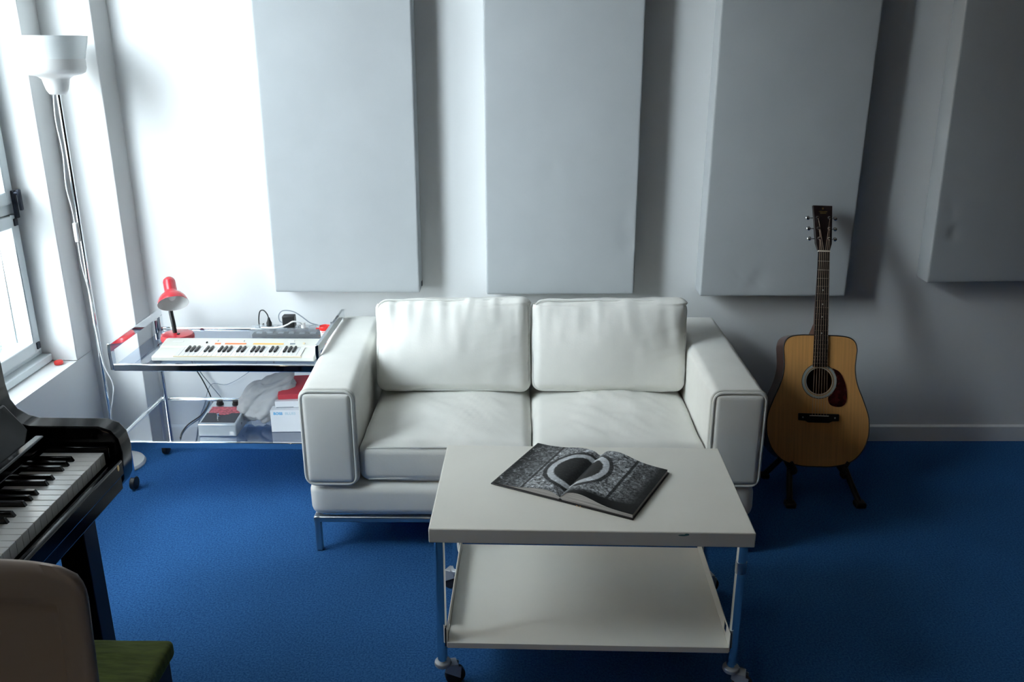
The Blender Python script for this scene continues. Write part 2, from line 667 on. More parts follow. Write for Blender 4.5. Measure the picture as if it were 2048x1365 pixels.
# outside, seen through the lower pane
tag(MB().box(-7.2, -6.9, TALL_Y, 17, -5, TALL_Z).build('sky_blocking_building', 'brick'), 'pale brick building further along the street, made taller to block sky light', 'building')  # unseen upper part added to keep sky light off the right floor
fac = MB().box(-7.2, -6.9, -1.0, TALL_Y - .01, -5, 4.4)
tag(fac.build('brick_building', 'brick'), 'pale sunlit brick building across the street outside the window', 'building')
tag(MB().box(-8, -2.3, -4, 17, -5.2, -5.0).build('street_pavement', 'pavement'), 'pale street pavement below the window', 'pavement')
tr = thing('street_tree', 'bluish blurred leafy tree outside the lower window pane', 'tree', (-5.4, 8.2, -4.995))
MB().tube([(0, 0, 0), (.05, 0, 1.6), (0, .05, 3.2)], .09, 10).build('trunk', 'rosewood', tr)
lf = MB()
rr = random.Random(3)
for i in range(700):
    a, b = rr.uniform(0, 6.283), rr.uniform(-1, 1)
    q = rr.random() ** .5
    p = Vector((q * .9 * math.cos(a) * math.sqrt(1 - b * b), q * .9 * math.sin(a) * math.sqrt(1 - b * b), 3.3 + q * b * 1.1))
    e = Euler((rr.uniform(0, 3), rr.uniform(0, 3), rr.uniform(0, 3))).to_matrix()
    lf.add([p + e @ Vector(v) for v in ((-.07, 0, 0), (0, -.035, .01), (.07, 0, 0), (0, .035, .01))], [(0, 1, 2, 3)])
lf.build('foliage', 'leaf', tr)


# ------------------------------------------------------------------ acoustic panels
def panel(x0, x1, z0, z1, tilt, label, seed, dents=()):
    w, hh, t = x1 - x0, z1 - z0, .10
    root = thing('sound_absorber', label, 'wall panel', (x0, D - .001, z0), (0, R(tilt), 0), 'grey acoustic panels on the back wall')

    def disp(o, d, u):
        if d.y < -0.9:
            ed = min(1, (1 - abs(u[0])) * 25) * min(1, (1 - abs(u[2])) * 25)
            v = 0.0012 * fbm((o.x + seed, o.z, seed), 3.0, 2)
            for (dx, dz, rad, dep) in dents:
                q = ((o.x + w / 2 - dx) ** 2 + (o.z + hh / 2 - dz) ** 2) / rad ** 2
                if q < 4:
                    v -= dep * math.exp(-q * 1.5) * (1 + .5 * math.sin((o.x + o.z) * 150))
            return v * ed
        return 0
    m = cushion((w / 2, -t / 2, hh / 2), (w / 2, t / 2, hh / 2), .006, (0, 0, 0), 60, disp)
    m.build('fabric_cover', 'panel', root, smooth=R(60))
    # backing frame and hanging hook at the lower edge
    MB().box(.02, w - .02, -.004, 0.0, .02, hh - .02).build('backing_board', 'bench_wood', root)
    for xx in (w - .0005,):
        MB().box(xx, xx + .0035, -.040, -.022, .012, .032).build('edge_clip', 'dark_metal', root)
    return root


panel(-0.962, -0.374, .707, 1.90, 0.25, 'grey fabric wall panel above the glass trolley, leftmost on the wall', 1,
      ((.2, .6, .05, .002),))
panel(-0.103, 0.495, .697, 1.90, -0.2, 'grey fabric wall panel directly above the white sofa', 5,
      ((.26, .5, .03, .003), (.36, .42, .02, .002), (.56, .2, .04, .004), (.55, .3, .03, .003)))
panel(0.765, 1.358, .690, 1.90, 0.15, 'grey fabric wall panel behind the guitar headstock', 9,
      ((.23, .07, .05, .006), (.15, .1, .04, .004), (.5, .15, .06, .002)))
panel(1.681, 2.28, .745, 1.93, -1.0, 'darkest grey fabric wall panel, right of the guitar, cut by the photo edge', 13,
      ((.08, .2, .03, .006), (.06, .3, .03, .004)))


# ------------------------------------------------------------------ sofa
sofa = thing('sofa', 'white leather two-seat sofa with piped arms on a steel tube base', 'sofa', (-0.690, 2.600, 0), (0, 0, R(-0.6)))
SW, SD = 1.512, .84


def wr(seed, amp):
    def f(o, d, u):
        return amp * fbm((o.x + seed, o.y * 1.0, o.z * 1.4), 7.0, 3)
    return f


# steel base
fr = MB()
rt = .0115
for y in (.02, SD - .03):
    fr.box(.012, SW - .012, y - rt, y + rt, .112, .134)
for x in (.012, SW - .035):
    fr.box(x, x + .023, .02, SD - .03, .112, .133)
fr.build('base_rail', 'steel', sofa, bevel=0.006)
for x in (.014, SW - .037):
    for y in (.02, SD - .03):
        MB().box(x, x + .023, y - rt, y + rt, 0, .1345).build('leg', 'steel', sofa, bevel=0.006)
# upholstered base
cushion((SW / 2, SD / 2, .198), (SW / 2 - .006, SD / 2 - .004, .064), .035, (.008, .006, 0), 30, wr(3, .0015)).build('seat_base', 'leather', sofa, smooth=R(70))


def arm(x0, x1, side):
    def taper(o, d, u):
        return .0015 * fbm((o.x + x0 * 3, o.y, o.z), 6, 2)
    m = cushion(((x0 + x1) / 2, SD / 2, .431), ((x1 - x0) / 2, SD / 2, .170), .026, (.006, .0, .006), 34, taper)
    # arms lean inwards a little towards the back
    vs = []
    for (x, y, z) in m.v:
        k = y / SD
        vs.append((x + side * (-.035 if side < 0 else .004) * k * -1 * (1 if side < 0 else -1) * 1.0, y, z))
    m.v = vs
    a = m.build('arm', 'leather', sofa, smooth=R(70))
    w = MB()
    loop = [(x, -.002, z) for x, z in rrect(x0 + .004, x1 - .004, .266, .599, .030, 6)]
    w.tube(loop, .0055, 8, closed=True, smooth=False)
    loop = [(x, .010, z) for x, z in rrect(x0 - .001, x1 + .001, .262, .603, .034, 6)]
    w.tube(loop, .0045, 8, closed=True, smooth=False)
    w.build('piping', 'welt', a)
    # padded front facing
    cushion(((x0 + x1) / 2, .004, .4325), ((x1 - x0) / 2 - .010, .014, .160), .012, (0, .004, 0), 20).build('arm_front', 'leather', a, smooth=R(70))


arm(0, .176, -1)
arm(SW - .176, SW, 1)
# back frame
cushion((SW / 2, SD - .085, .431), (SW / 2 - .178, .08, .165), .03, (0, 0, 0), 20).build('back_frame', 'leather', sofa, smooth=R(70))


def seat_cushion(x0, x1, seed):
    w = x1 - x0
    rr = random.Random(seed)
    pud = [(rr.uniform(-.18, .18), rr.uniform(-.12, .22), rr.uniform(.05, .1)) for _ in range(5)]

    def dsp(o, d, u):
        v = .0035 * fbm((o.x + seed, o.y, o.z), 6, 3)
        if d.z > .5:
            v += .008 * abs(noise.noise(Vector(((o.x * 1.0 + o.y * .7) * 22 + seed, (o.y * .8 - o.x * .3) * 9, seed)))) * (1 - abs(u[0])) * 1.4
            for px, py, r0 in pud:
                q = ((o.x - px) ** 2 + (o.y - py) ** 2) / r0 ** 2
                v -= .006 * math.exp(-q)
        return v
    c = cushion(((x0 + x1) / 2, .31, .333), (w / 2 - .001, .30, .070), .034, (.003, .006, .042), 52, dsp)
    # bottom stays flat
    c.v = [(x, y, max(z, .2635)) for x, y, z in c.v]
    s = c.build('seat_cushion', 'leather', sofa, smooth=R(70))
    t = MB()
    for zz, yy in ((.383, .0125), (.276, .0125)):
        pts = []
        for i in range(13):
            u = -1 + 2 * i / 12
            pts.append(((x0 + x1) / 2 + u * (w / 2 - .03), yy + .004 - .004 * (1 - u * u), zz + .006 * (1 - u * u) + (.006 if zz > .3 else 0)))
        t.tube(pts, .0032, 6)
    t.build('seam', 'welt', s)


seat_cushion(.177, .755, 11)
seat_cushion(.757, 1.335, 23)


def back_cushion(x0, x1, seed):
    w = x1 - x0
    rx = random.Random(seed)
    piv = Vector(((x0 + x1) / 2, .0, 0))

    def dsp(o, d, u):
        v = .004 * fbm((o.x + seed, o.y, o.z), 7, 3)
        if d.y < -.3:
            # vertical gathers hanging from the top seam
            g = noise.noise(Vector((o.x * 26 + seed * 3, o.z * 4.5, seed)))
            k = max(0, min(1, (u[2] + .35) / 1.1))
            v += .0065 * k * (g + .45 * noise.noise(Vector((o.x * 55 + seed, o.z * 10, seed))))
            # diagonal pull lines from the upper right corner
            dd = (u[0] * .8 + u[2] * .9)
            if u[0] > .2:
                v += .0050 * noise.noise(Vector(((u[0] * .9 - u[2] * 1.8) * 6, (u[0] + u[2]) * 1.2, seed))) * min(1, (u[0] - .2) * 2) * (1 - abs(u[2]))
        if d.z > .5:
            v += .005 * noise.noise(Vector((o.x * 16 + seed, o.y * 6, 2))) + .008 * u[0] * abs(u[0])
        return v
    c = cushion((0, 0, 0), (w / 2 - .001, .088, .172), .036, (.002, .040, .004), 60, dsp)
    tilt = Matrix.Rotation(R(-13), 3, 'X')
    vs = []
    for p in c.v:
        q = tilt @ Vector(p)
        vs.append((q.x + piv.x, q.y + .525, q.z + .583))
    c.v = vs
    s = c.build('back_cushion', 'leather', sofa, smooth=R(70))
    t = MB()
    for sgn in (-1,):
        loop = []
        for x, z in rrect(-w / 2 + .008, w / 2 - .008, -.166, .166, .04, 6):
            yy = -.072 + .006 * noise.noise(Vector((x * 9, z * 9, seed)))
            zz = z + .003 * noise.noise(Vector((x * 12, seed, 0)))
            q = tilt @ Vector((x, yy * 1.0, zz + (0.004 if z > 0 else 0)))
            loop.append((q.x + piv.x, q.y + .525, q.z + .583))
        t.tube(loop, .0032, 6, closed=True, smooth=False)
    t.build('piping', 'welt', s)


back_cushion(.179, .755, 31)
back_cushion(.757, 1.333, 47)


# ------------------------------------------------------------------ coffee table on casters
tab = thing('coffee_table', 'cream metal trolley table with lower tray, chrome tube legs and casters', 'coffee table', (-.2115, 1.9205, 0), (0, 0, R(-1.65)))
TW, TD, TZ = .822, .487, .50
ttop = MB().box(0, TW, 0, TD, TZ - .041, TZ).build('tabletop', 'cream', tab, bevel=0.003)
M['teal'] = mat('teal_paint', (0.05, 0.16, 0.17), 0.6)
st_ = MB().ball((.640, -.0001, TZ - .008), .012, .0005, .0022, 14, 8)
st_.add(*(lambda q: (q.v, q.f))(MB().ball((.650, -.0001, TZ - .006), .006, .0005, .003, 12, 8)))
st_.build('paint_stain', 'teal', ttop)
legs = ((.024, .024), (TW - .024, .024), (.024, TD - .024), (TW - .024, TD - .024))
for i, (x, y) in enumerate(legs):
    lg = MB().cyl((x, y, .072), (x, y, TZ - .035), .0135, 24).build('leg', 'chrome', tab)
    if i == 1:
        g = MB()
        g.lathe([(.0142, .372), (.0142, .405)], 24, (x, y, 0))
        g.build('tape_band', 'steel', lg)
    cs = MB()
    ang = (R(20), R(-15), R(150), R(20))[i]
    ca, sa = math.cos(ang), math.sin(ang)

    def cp(a, b, z):
        return (x + a * ca - b * sa, y + a * sa + b * ca, z)
    cs.lathe([(.010, .066), (.020, .066), (.023, .072), (.022, .079), (.015, .082)], 24, (x, y, 0))
    # fork housing
    for sgn in (-1, 1):
        cs.hexa([cp(.002, sgn * .014 - .002, .050), cp(.045, sgn * .014 - .002, .022), cp(.045, sgn * .014 + .002, .022), cp(.002, sgn * .014 + .002, .050),
                 cp(.004, sgn * .014 - .002, .074), cp(.048, sgn * .014 - .002, .058), cp(.048, sgn * .014 + .002, .058), cp(.004, sgn * .014 + .002, .074)])
    cs.hexa([cp(.0, -.016, .066), cp(.040, -.016, .060), cp(.040, .016, .060), cp(.0, .016, .066),
             cp(.0, -.016, .074), cp(.040, -.016, .068), cp(.040, .016, .068), cp(.0, .016, .074)])
    co = cs.build('caster', 'caster_grey', tab, bevel=0.0015, bseg=2)
    w = MB()
    a, b = Vector(cp(.033, -.010, .0275)), Vector(cp(.033, .010, .0275))
    w.cyl(a, b, .0275, 28)
    w.build('wheel', 'rubber', co, bevel=0.003)
# lower tray: plate, front lip turned down, raised side lips with slots
TX0, TX1, TY0, TY1, TZ0 = .040, TW - .040, .004, TD - .004, .155
ty = MB()
ty.box(TX0, TX1, TY0, TY1, TZ0 - .003, TZ0)
ty.box(TX0, TX1, TY0 - .002, TY0 + .001, TZ0 - .017, TZ0)
ty.box(TX0, TX1, TY1 - .001, TY1 + .002, TZ0 - .017, TZ0)
tray = ty.build('lower_tray', 'cream', tab, bevel=0.001, bseg=2)
for x in (TX0, TX1):
    s = MB()
    x0, x1 = (x - .002, x) if x == TX0 else (x, x + .002)
    # lip with a slot near the front: built of blocks round the slot
    s.box(x0, x1, TY0 + .07, TY1, TZ0 - .015, TZ0 + .040)
    s.box(x0, x1, TY0, TY0 + .045, TZ0 - .015, TZ0 + .040)
    s.box(x0, x1, TY0 + .045, TY0 + .07, TZ0 - .015, TZ0 + .006)
    s.box(x0, x1, TY0 + .045, TY0 + .07, TZ0 + .034, TZ0 + .040)
    s.build('side_lip', 'cream', tray)
for x in (TX0 - .010, TX1 + .004):
    for y in (.014, TD - .034):
        MB().box(x, x + .006, y, y + .02, TZ0 - .02, TZ0 + .035).build('bracket', 'dark_metal', tab)


# ------------------------------------------------------------------ open book
def picture_mat():
    m, n, l, p = new_mat('monochrome_arch_photograph')
    uvn = n.new('ShaderNodeUVMap')
    sep = n.new('ShaderNodeSeparateXYZ')
    l.new(uvn.outputs['UV'], sep.inputs[0])

    def math_(op, a, b=None, c=None, clamp=False):
        q = n.new('ShaderNodeMath')
        q.operation = op
        q.use_clamp = clamp
        for i, s in enumerate((a, b, c)):
            if s is None:
                continue
            if isinstance(s, (int, float)):
                q.inputs[i].default_value = s
            else:
                l.new(s, q.inputs[i])
        return q.outputs[0]

    def step(v, lo, hi):
        q = n.new('ShaderNodeMapRange')
        q.clamp = True
        l.new(v, q.inputs['Value'])
        q.inputs['From Min'].default_value = lo
        q.inputs['From Max'].default_value = hi
        return q.outputs['Result']
    U, V = sep.outputs['X'], sep.outputs['Y']      # metres: U across spread, V along the spine

    def noi(scale, det=6, rough=.7, dist=0.0):
        t = n.new('ShaderNodeTexNoise')
        t.inputs['Scale'].default_value = scale
        t.inputs['Detail'].default_value = det
        t.inputs['Roughness'].default_value = rough
        t.inputs['Distortion'].default_value = dist
        l.new(uvn.outputs['UV'], t.inputs['Vector'])
        return t.outputs['Fac']
    coarse = noi(34, 6, .8, 1.6)
    fine = noi(120, 4, .8)
    wob = noi(35, 3, .6)
    # distance from arch centre
    du = math_('SUBTRACT', U, -0.012)
    dv = math_('SUBTRACT', V, 0.150)
    dv2 = math_('MULTIPLY', dv, 0.85)
    r = math_('SQRT', math_('ADD', math_('MULTIPLY', du, du), math_('MULTIPLY', dv2, dv2)))
    r = math_('ADD', r, math_('MULTIPLY', math_('SUBTRACT', wob, .5), .006))
    tex = math_('MULTIPLY', math_('ADD', step(coarse, .46, .60), math_('MULTIPLY', step(fine, .45, .58), .8)), .42)
    base = math_('ADD', tex, .02)
    # darker outside the vertical joints
    jl = math_('MULTIPLY', step(U, -.128, -.118), step(math_('MULTIPLY', U, -1), -.135, -.125))
    side = math_('SUBTRACT', 1, math_('MULTIPLY', math_('SUBTRACT', 1, jl), .62))
    val = math_('MULTIPLY', base, side)
    # joint lines

    def line(c, w):
        d = math_('ABSOLUTE', math_('SUBTRACT', U, c))
        return step(d, w * .6, w)
    val = math_('MULTIPLY', val, math_('ADD', math_('MULTIPLY', line(-.117, .005), .9), .1))
    val = math_('MULTIPLY', val, math_('ADD', math_('MULTIPLY', line(.118, .005), .9), .1))
    # outer dark ring, light ring, dark middle
    ring_d = math_('MULTIPLY', step(r, .083, .086), math_('SUBTRACT', 1, step(r, .095, .098)))
    val = math_('MULTIPLY', val, math_('SUBTRACT', 1, math_('MULTIPLY', ring_d, .9)))
    ring_w = math_('MULTIPLY', step(r, .066, .069), math_('SUBTRACT', 1, step(r, .083, .086)))
    light = math_('ADD', math_('MULTIPLY', step(coarse, .3, .6), .35), .35)
    val = math_('ADD', math_('MULTIPLY', val, math_('SUBTRACT', 1, ring_w)), math_('MULTIPLY', light, ring_w))
    inside = math_('SUBTRACT', 1, step(r, .064, .068))
    dark = math_('ADD', math_('MULTIPLY', step(fine, .5, .75), .03), .006)
    val = math_('ADD', math_('MULTIPLY', val, math_('SUBTRACT', 1, inside)), math_('MULTIPLY', dark, inside))
    # black margins: bottom right of the right page, top left of the left page
    mb = step(math_('ADD', V, math_('MULTIPLY', U, -.18)), .012, .030)
    val = math_('MULTIPLY', val, math_('MAXIMUM', mb, step(math_('MULTIPLY', U, -1), -.02, 0)))
    er = step(math_('MULTIPLY', U, -1), -.190, -.160)
    val = math_('MULTIPLY', val, math_('ADD', math_('MULTIPLY', er, .95), .05))
    el = step(U, -.200, -.150)
    val = math_('MULTIPLY', val, math_('MAXIMUM', el, math_('MULTIPLY', step(coarse, .55, .62), 1.6)))
    val = math_('ADD', val, .004)
    cmb = n.new('ShaderNodeCombineColor')
    for i, g in enumerate((.94, 1.0, 1.06)):
        l.new(math_('MULTIPLY', val, g), cmb.inputs[i])
    l.new(cmb.outputs[0], p.inputs['Base Color'])
    p.inputs['Roughness'].default_value = 0.5
    p.inputs['Specular IOR Level'].default_value = 0.25
    return m


M['picture'] = picture_mat()
book = thing('open_book', 'open photo book of black and white pictures lying on the table', 'book', (.127, 2.060, TZ + .0005), (0, 0, R(-28.0)))
PW, PH = .205, .288


def page_z(s):
    a = abs(s)
    if s < 0:
        return .0095 + .0125 * math.exp(-((a - .045) / .055) ** 2) * (1 if a > .045 else 1) - .006 * math.exp(-(a / .012) ** 2) - .006 * max(0, a - .1) / .1
    return .0150 + .0190 * math.exp(-((a - .050) / .060) ** 2) - .0125 * math.exp(-(a / .013) ** 2) - .002 * max(0, a - .1) / .1


def page_block(s0, s1):
    m = MB()
    N = 36
    vs, fs = [], []
    for j, t in enumerate((.004, PH - .004)):
        for i in range(N + 1):
            s = s0 + (s1 - s0) * i / N
            vs.append((s, t, page_z(s) - .0004))
            vs.append((s, t, .0032))
    st = 2 * (N + 1)
    for i in range(N):
        a = 2 * i
        fs += [(a, a + 2, st + a + 2, st + a), (a + 1, st + a + 1, st + a + 3, a + 3), (a, a + 1, a + 3, a + 2), (st + a, st + a + 2, st + a + 3, st + a + 1)]
    fs += [(0, st, st + 1, 1), (2 * N, 2 * N + 1, st + 2 * N + 1, st + 2 * N)]
    return m.add(vs, fs)


def sheet(s0, s1, name, par):
    m = MB()
    N, K = 40, 4
    vs, fs, uv = [], [], []
    for j in range(K + 1):
        t = .003 + (PH - .006) * j / K
        for i in range(N + 1):
            s = s0 + (s1 - s0) * i / N
            vs.append((s, t, page_z(s) + .0006))
            uv.append((s, t))
    nv = len(vs)
    vs += [(x, y, z - .0009) for x, y, z in vs]
    for j in range(K):
        for i in range(N):
            a = j * (N + 1) + i
            fs.append((a, a + 1, a + N + 2, a + N + 1))
            fs.append((nv + a, nv + a + N + 1, nv + a + N + 2, nv + a + 1))
    me = bpy.data.meshes.new(name)
    me.from_pydata(vs, [], fs)
    ul = me.uv_layers.new(name='UVMap')
    for lp in me.loops:
        x, y, z = vs[lp.vertex_index]
        ul.data[lp.index].uv = (x, y)
    me.materials.append(M['picture'])
    shade(me, R(80))
    o = bpy.data.objects.new(name, me)
    C.objects.link(o)
    o.parent = par
    o['label'] = 'printed page showing half of a stone arch'
    return o


cv = MB()
cv.box(-PW - .004, -.006, -.003, PH + .003, 0, .003)
cv.box(.006, PW + .004, -.003, PH + .003, 0, .003)
cv.prism([(-.006, 0), (.006, 0), (.006, .003), (.002, .006), (-.002, .006), (-.006, .003)], 'y', -.003, PH + .003)
cov = cv.build('cover', 'cover', book, bevel=0.0006, bseg=2)
for q in (.052, .062):
    MB().ball((q, -.0032, .0015), .002, .0006, .0012, 8, 6).build('cover_print', 'yellow', cov)
lb = page_block(-PW, -.0006).build('page_block', 'paper', book, smooth=R(50))
rb = page_block(.0006, PW).build('page_block', 'paper', book, smooth=R(50))
sheet(-PW, -.0004, 'page', lb)
sheet(.0004, PW, 'page', rb)


# ------------------------------------------------------------------ guitar
gt = thing('acoustic_guitar', 'acoustic guitar with spruce top and dark pickguard standing against the wall', 'guitar', (1.174, 3.012, .119), (R(-18.5), R(1.8), 0))
ctrl = [(0, 0), (.06, .002), (.125, .018), (.168, .055), (.192, .105), (.1985, .150), (.194, .200), (.172, .262), (.151, .312),
        (.1405, .352), (.1375, .390), (.1405, .430), (.142, .458), (.134, .484), (.112, .500), (.075, .506), (.03, .507)]
half = catmull([Vector((a, b, 0)) for a, b in ctrl], 6)
right = [(p.x, p.y) for p in half]
outline = right + [(-x, z) for x, z in reversed(right) if x > 1e-6]
BD = .105
HC, HR = (0, .330), .050
# body sides and back
nb = len(outline)
sd = MB()
dep = [BD - .018 * max(0, (z / .5)) for x, z in outline]
vs = [(x, 0, z) for x, z in outline] + [(x, d, z) for (x, z), d in zip(outline, dep)]
fs = [(i, (i + 1) % nb, nb + (i + 1) % nb, nb + i) for i in range(nb)] + [tuple(range(nb, 2 * nb))]
sd.add(vs, fs)
body = sd.build('body', 'rosewood', gt, smooth=R(50))
# soundboard with a real sound hole
tp = MB()
hole = []
for x, z in outline:
    a = math.atan2(z - HC[1], x - HC[0])
    hole.append((HC[0] + HR * math.cos(a), HC[1] + HR * math.sin(a)))
vs = [(x, -.0005, z) for x, z in outline] + [(x, -.0005, z) for x, z in hole] + [(x, .003, z) for x, z in hole] + [(x, .003, z) for x, z in outline]
fs = []
for i in range(nb):
    j = (i + 1) % nb
    fs += [(i, j, nb + j, nb + i), (nb + i, nb + j, 2 * nb + j, 2 * nb + i), (3 * nb + i, 2 * nb + i, 2 * nb + j, 3 * nb + j), (i, 3 * nb + i, 3 * nb + j, j)]
tp.add(vs, fs)
top = tp.build('soundboard', 'spruce', gt, smooth=R(30))
bi = MB()
bi.tube([(x * 1.0, -.0005, z) for x, z in outline], .0022, 6, closed=True, smooth=False)
bi.build('binding', 'binding', body)
ins = MB()
ins.prism([(.12 * math.cos(a * .2617), .33 + .12 * math.sin(a * .2617)) for a in range(24)], 'y', .075, .078)
ins.build('inner_back', 'inside', body)


def ring(r0, r1, y, name, m, par, seg=64, th=.0006):
    q = MB()
    vs, fs = [], []
    for r in (r0, r1):
        for i in range(seg):
            a = 2 * math.pi * i / seg
            vs.append((HC[0] + r * math.cos(a), y, HC[1] + r * math.sin(a)))
    for i in range(seg):
        j = (i + 1) % seg
        fs.append((i, j, seg + j, seg + i))
    q.add(vs, fs)
    q.add([(a, b + th, c) for a, b, c in vs], [f[::-1] for f in fs])
    return q.build(name, m, par)


ring(.0505, .0535, -.0013, 'rosette', 'inlay', top)
ring(.0545, .0555, -.0013, 'rosette', 'binding', top)
ring(.0575, .0665, -.0013, 'rosette', 'inlay', top)
ring(.0665, .0685, -.0013, 'rosette', 'binding', top)
# pickguard
pgc = [(.040, .372), (.062, .376), (.083, .360), (.100, .325), (.108, .285), (.106, .252), (.090, .235), (.066, .233), (.045, .240), (.036, .258), (.037, .282)]
pg = catmull([Vector((a, b, 0)) for a, b in pgc], 5, True)
pts = []
for p in pg:
    v = Vector((p.x - HC[0], p.y - HC[1]))
    if v.length < .0695:
        v = v.normalized() * .0695
    pts.append((HC[0] + v.x, HC[1] + v.y))
MB().prism(pts, 'y', -.0022, -.0006).build('pickguard', 'tortoise', gt)
# bridge and saddle
br = [(-.078, .178), (-.078, .205), (.078, .205), (.078, .178), (.052, .176), (.040, .170), (-.040, .170), (-.052, .176)]
bro = MB().prism(br, 'y', -.009, -.0005).build('bridge', 'ebony_wood', gt, bevel=0.002)
MB().box(-.037, .037, -.0125, -.008, .1955, .1985).build('saddle', 'bone', bro)
for x in (-.062, .062):
    MB().ball((x, -.0092, .190), .0035, .0008, .0035, 12, 6).build('bridge_dot', 'inlay', bro)
# neck, fretboard, headstock
NUT = .828
nk = MB()
nk.hexa([(-.026, .0, .48), (.026, .0, .48), (.020, .035, .48), (-.020, .035, .48),
         (-.0215, -.004, NUT), (.0215, -.004, NUT), (.012, .012, NUT), (-.012, .012, NUT)])
nk.hexa([(-.027, .0, .49), (.027, .0, .49), (.022, .085, .50), (-.022, .085, .50),
         (-.025, .0, .53), (.025, .0, .53), (.018, .024, .56), (-.018, .024, .56)])
nk.build('neck', 'neck_wood', gt, bevel=0.004)
fb = MB()
z0 = .385
fb.hexa([(-.0280, -.0075, z0), (.0280, -.0075, z0), (.0280, -.0006, z0), (-.0280, -.0006, z0),
         (-.0218, -.0100, NUT), (.0218, -.0100, NUT), (.0218, -.0040, NUT), (-.0218, -.0040, NUT)])
fbo = fb.build('fretboard', 'ebony_wood', gt)
fret0 = None
for k in range(1, 21):
    z = NUT - .645 * (1 - 2 ** (-k / 12))
    if z < z0 + .004:
        break
    t = (z - z0) / (NUT - z0)
    hw = .0280 + (.0218 - .0280) * t
    y = -.0075 - .0025 * t
    MB().box(-hw - .0003, hw + .0003, y - .0011, y + .0002, z - .0009, z + .0009).build('fret', 'chrome', fbo)
for k in (5, 7, 9, 12):
    z = NUT - .645 * (1 - 2 ** (-(k - .5) / 12))
    t = (z - z0) / (NUT - z0)
    MB().ball((0, -.0076 - .0025 * t, z), .003, .0005, .003, 10, 6).build('position_dot', 'inlay', fbo)
MB().box(-.0222, .0222, -.0125, -.002, NUT, NUT + .005).build('nut', 'bone', gt)
hd = MB()
ho = [(-.0225, NUT + .005), (.0225, NUT + .005), (.031, NUT + .032), (.0375, NUT + .182), (-.0375, NUT + .182), (-.031, NUT + .032)]
hd.prism(ho, 'y', 0, .015)
hv = []
for x, y, z in hd.v:
    hv.append((x, y - .010 + (z - NUT) * .16, z))
hd.v = hv
head = hd.build('headstock', 'head_wood', gt, bevel=0.0015)


def hy(z):
    return -.010 + (z - NUT) * .16


mk = MB()
for i, (a, b) in enumerate(((-.016, .016), (-.012, .012))):
    z = NUT + .158 - i * .006
    mk.box(a, b, hy(z) - .0006, hy(z) + .001, z - .0022, z + .0018)
mk.box(-.003, .003, hy(NUT + .17) - .0006, hy(NUT + .17) + .001, NUT + .164, NUT + .173)
mk.build('headstock_inlay', 'brass', head)
post_pos = []
for sgn in (-1, 1):
    for i, dz in enumerate((.052, .092, .134)):
        z = NUT + dz
        hw = .031 + (.0375 - .031) * (dz - .032) / .15
        px = sgn * (hw - .0125)
        pg_ = MB()
        pg_.cyl((px, hy(z) + .003, z), (px, hy(z) - .014, z - .002), .0038, 12)
        pg_.lathe([(.0062, 0), (.0062, .0018)], 14, (px, hy(z) + .0005, z), Matrix.Rotation(R(90), 3, 'X'))
        pg_.cyl((sgn * (hw - .008), hy(z) + .017, z), (sgn * (hw + .012), hy(z) + .017, z), .0022, 10)
        pg_.ball((sgn * (hw + .018), hy(z) + .017, z), .0085, .0032, .0085, 14, 10)
        pg_.build('tuning_peg', 'chrome', head)
        post_pos.append((px, hy(z) - .010, z))
order = [post_pos[0], post_pos[1], post_pos[2], post_pos[5], post_pos[4], post_pos[3]]
for i in range(6):
    xb = -.0275 + .011 * i
    xn = -.0178 + .00712 * i
    st = MB()
    r = (.0007, .00062, .00055, .0005, .00045, .0004)[i]
    st.tube([(xb, -.0128, .1965), (xn, -.0134, NUT + .003)], r * 1.25, 6, smooth=False)
    st.tube([(xn, -.0134, NUT + .003), order[i]], r * 1.25, 6, smooth=False)
    st.build('string', 'string', gt)

# guitar stand
gs = thing('guitar_stand', 'low black folding guitar stand under the acoustic guitar', 'stand', (1.185, 3.05, 0))
for sgn in (-1, 1):
    x = sgn * .085
    a = MB()
    a.tube([(x * 1.9, .10, .018), (x * 1.35, .07, .10), (x * 1.1, .03, .16)], .011, 10)
    a.tube([(x * 1.55, -.13, .016), (x * 1.35, -.05, .075), (x * 1.12, .02, .15), (x * .6, .09, .27), (sgn * .012, .12, .34)], .011, 10)
    fo = a.build('leg', 'black_plastic', gs)
    MB().box(x * 1.55 - .02, x * 1.55 + .02, -.155, -.115, 0, .022).build('rubber_foot', 'rubber', fo, bevel=0.006)
    MB().box(x * 1.9 - .016, x * 1.9 + .016, .085, .12, 0, .020).build('rubber_foot', 'rubber', fo, bevel=0.006)
    b = MB()
    xa = sgn * .088 + (-.02 if sgn < 0 else .0)
    b.tube([(xa, .06, .108), (xa, -.03, .100), (xa + sgn * .002, -.062, .104), (xa + sgn * .006 * -1, -.070, .118), (xa - sgn * .012 * -1 * 1, -.062, .150)], .0075, 10)
    b.build('support_arm', 'rubber', gs)
MB().tube([(-.012, .12, .34), (.012, .12, .34)], .012, 10, smooth=False).build('hinge', 'black_plastic', gs)


